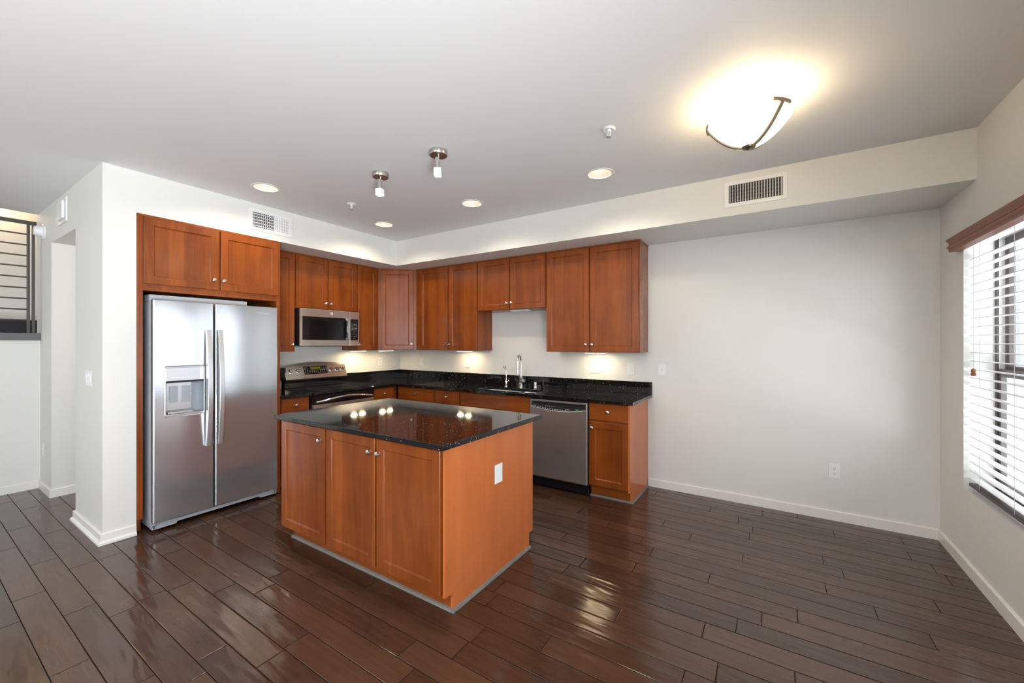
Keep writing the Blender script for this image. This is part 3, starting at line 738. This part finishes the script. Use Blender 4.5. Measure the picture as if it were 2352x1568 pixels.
for i in range(12):
    x = .085+i*.027; box(bm, x, x+.013, -.6200, -.6185, arc_z(x)+.008, arc_z(x)+.014)
box(bm, .035, .065, -.6200, -.6185, .803, .808); box(bm, .395, .440, -.6200, -.6185, .788, .792)
for i in range(6): box(bm, .175+i*.019, .183+i*.019, -.6155, -.612, .808, .811)
obj('control_marks', bm, 'mark', cs)
obj('badge', boxes((.495, .532, -.6205, -.6185, .785, .803)), 'green_badge', cs)
obj('side_seal', boxes((.0, .004, -.60, -.3, .05, .88), (DW-.003, DW+.004, -.60, -.3, .05, .88)), 'black_matte', t)
obj('kickplate', boxes((.0, DW+.004, -.600, -.560, .012, .098)), 'black_gloss', t, bevel=.003)

# ------------------------------------------------------------------ island
IX0, IX1, IY0, IY1 = 1.634, 3.205, -2.600, -1.650
t = thing('kitchen_island', 'freestanding cherry island cabinet with three doors and side coloured as window-lit', 'kitchen island', (IX0, 0, 0))
LX = IX1-IX0
obj('body', boxes((.002, LX-.018, -2.578, -1.672, .105, .883)), 'cherry_plain', t)
obj('toe_kick', boxes((.032, LX-.018, -2.520, -1.722, 0, .105)), 'cherry_horizontal', t)
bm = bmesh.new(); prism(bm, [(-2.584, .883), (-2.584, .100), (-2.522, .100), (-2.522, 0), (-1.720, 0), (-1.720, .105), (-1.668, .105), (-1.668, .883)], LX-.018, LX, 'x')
obj('side_panel', bm, 'cherry_side_lit', t)
bm = bmesh.new(); prism(bm, [(-2.584, .883), (-2.584, .105), (-1.668, .105), (-1.668, .883)], 0, .002, 'x'); obj('side_panel', bm, 'cherry_side_lit', t)
dz = (.107, .868)
for a, b, k in ((1.640, 2.169, 2.132), (2.186, 2.666, 2.633), (2.682, 3.181, 2.713)):
    put_door(t, a-IX0, b-IX0, *dz, -2.600, k-IX0, .786)
for a, b, k in ((1.640, 2.120, 1), (2.136, 2.652, 1), (2.668, 3.181, 1)):
    o = obj('door', door_bm(-(b-a)/2, (b-a)/2, dz[0], dz[1], 0), 'cherry', t, loc=((a+b)/2-IX0, -1.650, 0), rotz=PI); knob(o, .2, .786, 0)
bm = bmesh.new()
prism(bm, [(-2.520, 0), (-2.520, .017), (-2.530, .013), (-2.536, 0)], .025, LX+.014, 'x')
prism(bm, [(LX, 0), (LX, .017), (LX+.010, .013), (LX+.014, 0)], -2.536, -1.712, 'y')
prism(bm, [(.034, 0), (.034, .017), (.024, .013), (.018, 0)], -2.536, -1.712, 'y')
obj('quarter_round', bm, 'toe_trim', t)
t = thing('island_countertop', 'glossy black granite slab lying on top of the island', 'countertop', (IX0, -2.6, .884))
obj('slab', boxes((-.010, 3.242-IX0, -.043, 1.000, 0, .030)), 'granite', t, bevel=.003)

# ------------------------------------------------------------------ wall plates; local: plate faces -Y
def plate(kind, label, loc, rot, w=.076, h=.116, name=None, cat=None, group=None):
    t = thing(name or {'outlet': 'wall_outlet', 'switch': 'light_switch', 'jack': 'cable_jack', 'blank': 'blank_wall_plate'}[kind], label, cat or {'outlet': 'outlet', 'switch': 'light switch', 'jack': 'wall jack', 'blank': 'wall plate'}[kind], loc, rot, group)
    obj('plate', boxes((-w/2, w/2, -.006, -.0005, -h/2, h/2)), 'white_plastic', t, bevel=.0025)
    if kind == 'outlet':
        for s in (-1, 1):
            bm = bmesh.new(); prism(bm, rrect(-.017, .017, s*.0195-.014, s*.0195+.014, .008), -.0078, -.006, 'y'); f_ = obj('receptacle', bm, 'white_plastic', t)
            bm = boxes((-.0075, -.0055, -.0082, -.0077, s*.0195-.001, s*.0195+.008), (.0055, .0075, -.0082, -.0077, s*.0195+.000, s*.0195+.007))
            lathe(bm, [(0, 0), (.0028, 0), (.0028, .0004), (0, .0004)], (0, -.0078, s*.0195-.007), (0, -1, 0), 12); obj('slots', bm, 'black_matte', f_)
    if kind == 'switch':
        n = max(1, round((w-.03)/.046))
        for i in range(n):
            c = (i-(n-1)/2)*.046
            bm = bmesh.new(); prism(bm, [(-.006, -.034), (-.0075, -.034), (-.0105, .0), (-.0075, .034), (-.006, .034)], c-.0165, c+.0165, 'x'); obj('rocker', bm, 'white_plastic', t)
    if kind == 'jack':
        bm = bmesh.new(); lathe(bm, [(0, 0), (.0045, 0), (.0045, .006), (.002, .006), (.002, .003), (0, .003)], (0, -.006, -.002), (0, -1, 0), 12); obj('connector', bm, 'brushed_nickel_dark', t)
    return t
G1 = 'wall plates above the counter'
plate('outlet', 'white outlet on the left wall right of the range', (0, -.376, 1.165), QT)
plate('switch', 'single white switch on back wall nearest the kitchen corner', (.456, 0, 1.158), 0)
plate('outlet', 'white outlet glowing under the lit cabinet left of the sink', (1.275, 0, 1.160), 0)
plate('switch', 'wide double white switch under the lit right-hand cabinet', (3.029, 0, 1.162), 0, w=.118)
plate('switch', 'single white switch below the right end of the wall cabinets', (3.411, 0, 1.161), 0)
plate('jack', 'white plate with a small round jack on bare wall past the counter', (3.719, 0, 1.163), 0, w=.078)
plate('outlet', 'white duplex outlet low on the bare back wall above the baseboard', (5.052, 0, .397), 0)
plate('blank', 'blank white plate on the lit-coloured side of the island', (3.2052, -2.100, .623), QT, w=.080, h=.116)
plate('switch', 'double white switch on the grey pier left of the refrigerator', (.298, YP, 1.163), 0, w=.150)
plate('outlet', 'narrow white outlet low on the wall left of the hallway opening', (-1.30, YP, .402), 0)
t = thing('door_chime', 'rectangular white box high on the wall above the hallway opening', 'door chime', (-.495, YP, 2.560))
obj('back_plate', boxes((-.150, .150, -.012, -.0005, -.105, .105)), 'white_plastic', t, bevel=.004)
obj('cover', boxes((-.105, .105, -.030, -.012, -.075, .075)), 'white_plastic', t, bevel=.006)
t = thing('smoke_alarm', 'round white alarm mounted beside the stair railing', 'smoke alarm', (-1.24, YP, 2.495))
bm = bmesh.new(); lathe(bm, [(0, .001), (.070, .001), (.070, .014), (.062, .020), (0, .020)], (0,0,0), (0,-1,0), 32); obj('base', bm, 'white_plastic', t, smooth=True)
bm = bmesh.new(); lathe(bm, [(.052, .018), (.050, .040), (.044, .066), (.038, .072), (0, .074)], (0,0,0), (0,-1,0), 32); obj('cap', bm, 'white_plastic', t, smooth=True)

# ------------------------------------------------------------------ air vents; local: faces -Y
def vent(label, loc, rot, w, h, nslat, tilt, cross=False):
    t = thing('air_vent', label, 'air vent', loc, rot)
    fw = .030; bm = bmesh.new(); holed(bm, rect(-w/2, w/2, -h/2, h/2), [rect(-w/2+fw, w/2-fw, -h/2+fw, h/2-fw)], -.008, -.0005, 'y'); obj('frame', bm, 'vent_white', t, bevel=.002)
    obj('duct_shade_sheet', boxes((-w/2+fw-.004, w/2-fw+.004, -.0015, -.0008, -h/2+fw-.004, h/2-fw+.004)), 'duct_shade', t)  # dark sheet standing in for the shade inside the duct
    iw = w-2*fw; ih = h-2*fw; bm = bmesh.new()
    for i in range(nslat):
        x = -iw/2+(i+.5)*iw/nslat
        tl = tilt*(1 if cross is None else 1)
        box(bm, -.0012, .0012, -.007, .0055, -ih/2-.001, ih/2+.001, Matrix.Translation((x, -.008, 0)) @ Matrix.Rotation(tl if (not cross or i > nslat*.52) else -.15, 4, 'Z'))
    obj('louvers', bm, 'vent_white', t)
    bm = bmesh.new()
    for i in range(5):
        z = -ih/2+(i+.5)*ih/5; x1_ = 0.02 if cross else iw/2
        box(bm, -iw/2, iw/2, -.0042, -.0025, z-.0035, z+.0035)
    obj('rear_blades', bm, 'vent_white' if cross else 'bronze', t)  # right vent: blades coloured dark in place of shade behind the louvers
    return t
vent('white rectangular vent on the soffit above the refrigerator', (XS, -2.164, 2.564), QT, .394, .196, 20, .75, cross=True)
vent('white rectangular vent on the right soffit near the bowl light', (4.522, YS, 2.567), 0, .404, .196, 20, .45)

# ------------------------------------------------------------------ recessed lights
t = thing('recessed_light', '', 'recessed light', (0, 0, H), 0, 'recessed ceiling lights')
bm = bmesh.new(); lathe(bm, [(.088, .0), (.088, -.003), (.098, -.006), (.108, -.003), (.108, -.0005), (.088, -.0005)], n=40); obj('trim_ring', bm, 'white_trim', t, smooth=True)
bm = bmesh.new(); lathe(bm, [(.0885, -.002), (.082, .035), (.062, .075), (.055, .085), (.0551, .0855), (.090, .0855)], n=40); obj('reflector', bm, 'can_reflector', t, smooth=True)
bm = bmesh.new(); lathe(bm, [(0, .060), (.030, .062), (.050, .070), (.056, .080), (0, .082)], n=32); obj('bulb', bm, 'bulb_glow', t, smooth=True)
RL = ['leftmost recessed ceiling light, above the refrigerator', 'recessed ceiling light nearest the inner kitchen corner', 'recessed ceiling light in front of the sink soffit, behind the spotlights', 'rightmost recessed ceiling light, nearest the glass bowl light']
r0 = t
for i, (x, y) in enumerate(LIGHTS):
    if i == 0: r0.location = (x, y, H); r0['label'] = RL[0]
    else: dup(r0, (x, y, H), RL[i])
for i, (x, y) in enumerate(LIGHTS):
    l = bpy.data.lights.new('recessed_lamp', 'SPOT'); l.energy = 14; l.color = (1, .83, .64); l.spot_size = math.radians(156); l.spot_blend = .5; l.shadow_soft_size = .05
    o = bpy.data.objects.new('recessed_lamp', l); C.objects.link(o); o.location = (x, y, H-.008)

# ------------------------------------------------------------------ mini spotlights over the island
t = thing('ceiling_spotlight', 'left small nickel ceiling spotlight with glowing glass cube over the island', 'spotlight', (2.140, -2.122, H), 0, 'small ceiling spotlights over the island')
bm = bmesh.new(); lathe(bm, [(0, 0), (.060, 0), (.060, -.028), (.057, -.032), (0, -.032)], n=40); obj('canopy', bm, 'brushed_nickel_dark', t, smooth=True)
bm = bmesh.new(); tube(bm, [(0, 0, -.03), (0, 0, -.052)], .0045, 10); tube(bm, [(-.018, -.016, -.052), (.012, .01, -.052)], .004, 8); obj('stem', bm, 'nickel', t, smooth=True)
bm = bmesh.new(); tube(bm, [(-.006, -.006, -.048), (-.004, -.004, -.125)], .0155, 20); obj('lamp_socket', bm, 'nickel', t, smooth=True)
bm = bmesh.new(); box(bm, -.024, .024, -.024, .024, -.158, -.118, Matrix.Translation((-.004, -.004, 0)) @ Matrix.Rotation(.25, 4, 'Z')); gc = obj('glass_cube', bm, 'cube_glass', t, bevel=.003)
bm = bmesh.new(); box(bm, -.023, .023, -.023, .023, -.168, -.158, Matrix.Translation((-.004, -.004, 0)) @ Matrix.Rotation(.25, 4, 'Z')); obj('glowing_base', bm, 'cube_glow', gc, bevel=.002)
dup(t, (2.755, -2.150, H), 'right small nickel ceiling spotlight with glowing glass cube over the island', rotz=.35)
for x, y in ((2.136, -2.126), (2.751, -2.154)):
    l = bpy.data.lights.new('cube_lamp', 'SPOT'); l.energy = 9; l.color = (1, .88, .72); l.spot_size = math.radians(80); l.spot_blend = .6; l.shadow_soft_size = .02
    o = bpy.data.objects.new('cube_lamp', l); C.objects.link(o); o.location = (x, y, H-.175)

# ------------------------------------------------------------------ fire sprinklers
t = thing('fire_sprinkler', 'white fire sprinkler head on the ceiling between spotlights and bowl light', 'sprinkler', (3.807, -1.805, H), 0, 'ceiling fire sprinklers')
bm = bmesh.new(); lathe(bm, [(.012, -.004), (.030, -.010), (.040, -.003), (.040, -.0005), (.012, -.0005)], n=32); obj('escutcheon', bm, 'white_plastic', t, smooth=True)
bm = bmesh.new(); lathe(bm, [(0, 0), (.012, 0), (.012, -.014), (.008, -.018), (0, -.018)], n=16)
for s in (-1, 1): tube(bm, [(s*.009, 0, -.016), (s*.011, 0, -.030), (s*.006, 0, -.044), (0, 0, -.048)], .0025, 8)
tube(bm, [(0, 0, -.018), (0, 0, -.046)], .002, 8); obj('sprinkler_head', bm, 'white_plastic', t, smooth=True)
bm = bmesh.new(); holed(bm, circ(0, 0, .014, 20), [circ(0, 0, .003, 10)], -.050, -.0485); obj('deflector', bm, 'grey_plastic', t)
dup(t, (1.367, -1.818, H), 'white fire sprinkler head on the ceiling near the soffit vent')

# ------------------------------------------------------------------ bowl light
BX, BY = 4.526, -1.674
t = thing('bowl_ceiling_light', 'lit frosted glass bowl ceiling light held by curved metal straps', 'ceiling light', (BX, BY, H))
bm = bmesh.new(); lathe(bm, [(0, -.0005), (.062, -.0005), (.062, -.016), (.056, -.022), (.022, -.024), (.020, -.034), (0, -.034)], n=36); obj('canopy', bm, 'canopy_cream', t, smooth=True)
bm = bmesh.new(); tube(bm, [(0, 0, -.03), (0, 0, -.245)], .006, 10); st_ = obj('stem', bm, 'canopy_cream', t, smooth=True)
for s in (-1, 1):
    bm = bmesh.new(); tube(bm, [(s*.004, 0, -.09), (s*.045, 0, -.115)], .008, 10); obj('socket', bm, 'canopy_cream', st_, smooth=True)
    bm = bmesh.new(); lathe(bm, [(0, -.02), (.012, -.018), (.02, 0), (.012, .018), (0, .02)], (s*.060, 0, -.125), (s, 0, -.3), 14); obj('bulb', bm, 'bulb_glow', st_, smooth=True)
RB = .196
def bowlp(u): return (RB*math.sin(u*PI/2)**.92, -.108-.138*(1-math.sin((1-u)*0)-(1-math.cos((1-u)*PI/2))) )
prof = []
for i in range(19):
    u = i/18; r = RB*u; zz = -.243+.137*(u**2.1); prof.append((r, zz))
prof2 = [(max(0, r-.004), z+.004) for r, z in prof[::-1]]
bm = bmesh.new(); lathe(bm, prof+[(RB-.003, -.103)]+prof2[1:], n=56); obj('glass_bowl', bm, 'bowl_glass', t, smooth=True)
def ang(a): return math.radians(a)
def strap(bm, pts, w, tk):
    """flat strip: pts list of (pos, side vector, normal)"""
    R = []
    for q, s, nn in pts: R.append([bm.verts.new(q+s*a*w/2+nn*b*tk) for a, b in ((-1,0),(1,0),(1,1),(-1,1))])
    for a, b in zip(R, R[1:]):
        for k in range(4): bm.faces.new((a[k], a[(k+1) % 4], b[(k+1) % 4], b[k]))
    bm.faces.new(R[0]); bm.faces.new(R[-1][::-1])
for az in (184, 318, 66):
    rad = Vector((math.cos(ang(az)), math.sin(ang(az)), 0)); tan = Vector((-rad.y, rad.x, 0)); P = []
    for i in range(17):
        u = .06+.94*i/16; r = RB*u; zz = -.243+.137*(u**2.1); sl = .137*2.1*u**1.1/RB
        nn = (rad*sl+Vector((0,0,-1))).normalized(); P.append((rad*r+Vector((0,0,zz))+nn*.0015, tan, nn))
    bm = bmesh.new(); strap(bm, P, .017, .007)
    Q = []
    for i in range(13):
        a = ang(az-15+30*i/12); rr = Vector((math.cos(a), math.sin(a), 0)); Q.append((rr*(RB+.001)+Vector((0,0,-.106)), Vector((0,0,1)), rr))
    strap(bm, Q, .015, .008)
    obj('strap', bm, 'bowl_metal', t, smooth=True)
bm = bmesh.new(); lathe(bm, [(0, -.262), (.006, -.261), (.010, -.256), (.030, -.250), (.034, -.243), (0, -.243)], n=28); obj('finial', bm, 'bronze_finial', t, smooth=True)
l = bpy.data.lights.new('bowl_lamp', 'POINT'); l.energy = 11; l.color = (1, .74, .43); l.shadow_soft_size = .05
o = bpy.data.objects.new('bowl_lamp', l); C.objects.link(o); o.location = (BX, BY, H-.066)

# ------------------------------------------------------------------ under-cabinet lights
def under(label, loc, rot, lit=True):
    t = thing('under_cabinet_light', label, 'under-cabinet light', loc, rot, 'under-cabinet lights')
    obj('housing', boxes((-.125, .125, -.035, .035, -.014, -.0005)), 'white_plastic', t, bevel=.002)
    for s in (-1, 1): obj('lens', boxes((s*.062-.040, s*.062+.040, -.024, .024, -.0165, -.014)), 'puck_glow' if lit else 'white_trim', t, bevel=.001)
    if lit:
        for s in (-1, 1):
            l = area('under_cabinet_lamp', (0, 0, 0), (0,0,0), .07, .04, .62, (1, .76, .46)); l.data.shape = 'RECTANGLE'
            l.matrix_world = Matrix.Translation(Vector(loc)) @ Matrix.Rotation(rot, 4, 'Z') @ Matrix.Translation((s*.062, 0, -.019))
    return t
UL = [('lit light bar under the narrow cabinet right of the microwave', (.15, -.838, UZ0), QT, True), ('lit light bar under the diagonal corner cabinet', (.26, -.480, UZ0), QT, True),
      ('lit light bar under the tall cabinet left of the sink', (1.345, -.150, UZ0), 0, True), ('lit light bar under the right-end cabinet, above the double switch', (3.090, -.150, UZ0), 0, True),
      ('unlit white light bar under the short cabinet above the sink', (2.215, -.20, 1.806), 0, False)]
for a in UL: under(*a)

# ------------------------------------------------------------------ stair railing
RX = -1.42
t = thing('stair_railing', 'dark metal stair railing with thin horizontal bars on the ledge', 'railing', (RX, 0, 0))
obj('top_rail', boxes((-.02, .02, -6.0, -3.352, 2.575, 2.608)), 'railing_metal', t, bevel=.004)
for y in (-3.404, -3.372, -4.9, -6.0): obj('post', boxes((-.018, .018, y-.009, y+.009, 1.525, 2.576)), 'railing_metal', t, bevel=.002)
for i in range(9):
    z = 2.478-i*.1035; bm = bmesh.new(); tube(bm, [(0, -6.0, z), (0, -3.404, z)], .007, 8); obj('horizontal_bar', bm, 'railing_metal', t, smooth=True)

# ------------------------------------------------------------------ hallway and stairwell lamps, plus added fill lights
l = bpy.data.lights.new('living_room_fill', 'POINT'); l.energy = 38; l.color = (1, .88, .72); l.shadow_soft_size = .25  # unseen fill behind the camera, added to brighten the right wall
o = bpy.data.objects.new('living_room_fill', l); C.objects.link(o); o.location = (2.4, -6.6, 2.1)
l = bpy.data.lights.new('hallway_lamp', 'POINT'); l.energy = 8; l.color = (1, .84, .72); l.shadow_soft_size = .12
o = bpy.data.objects.new('hallway_lamp', l); C.objects.link(o); o.location = (-.40, -2.0, 2.2)
l = bpy.data.lights.new('stairwell_lamp', 'POINT'); l.energy = 7; l.color = (1, .66, .32); l.shadow_soft_size = .12
o = bpy.data.objects.new('stairwell_lamp', l); C.objects.link(o); o.location = (-2.60, -3.5, 3.05)
l = area('stair_fill_panel', (-2.1, -7.5, 2.6), (PI/2, 0, 0), 1.0, 1.6, 25, DAY)  # unseen fill panel added on the stair side, no window there
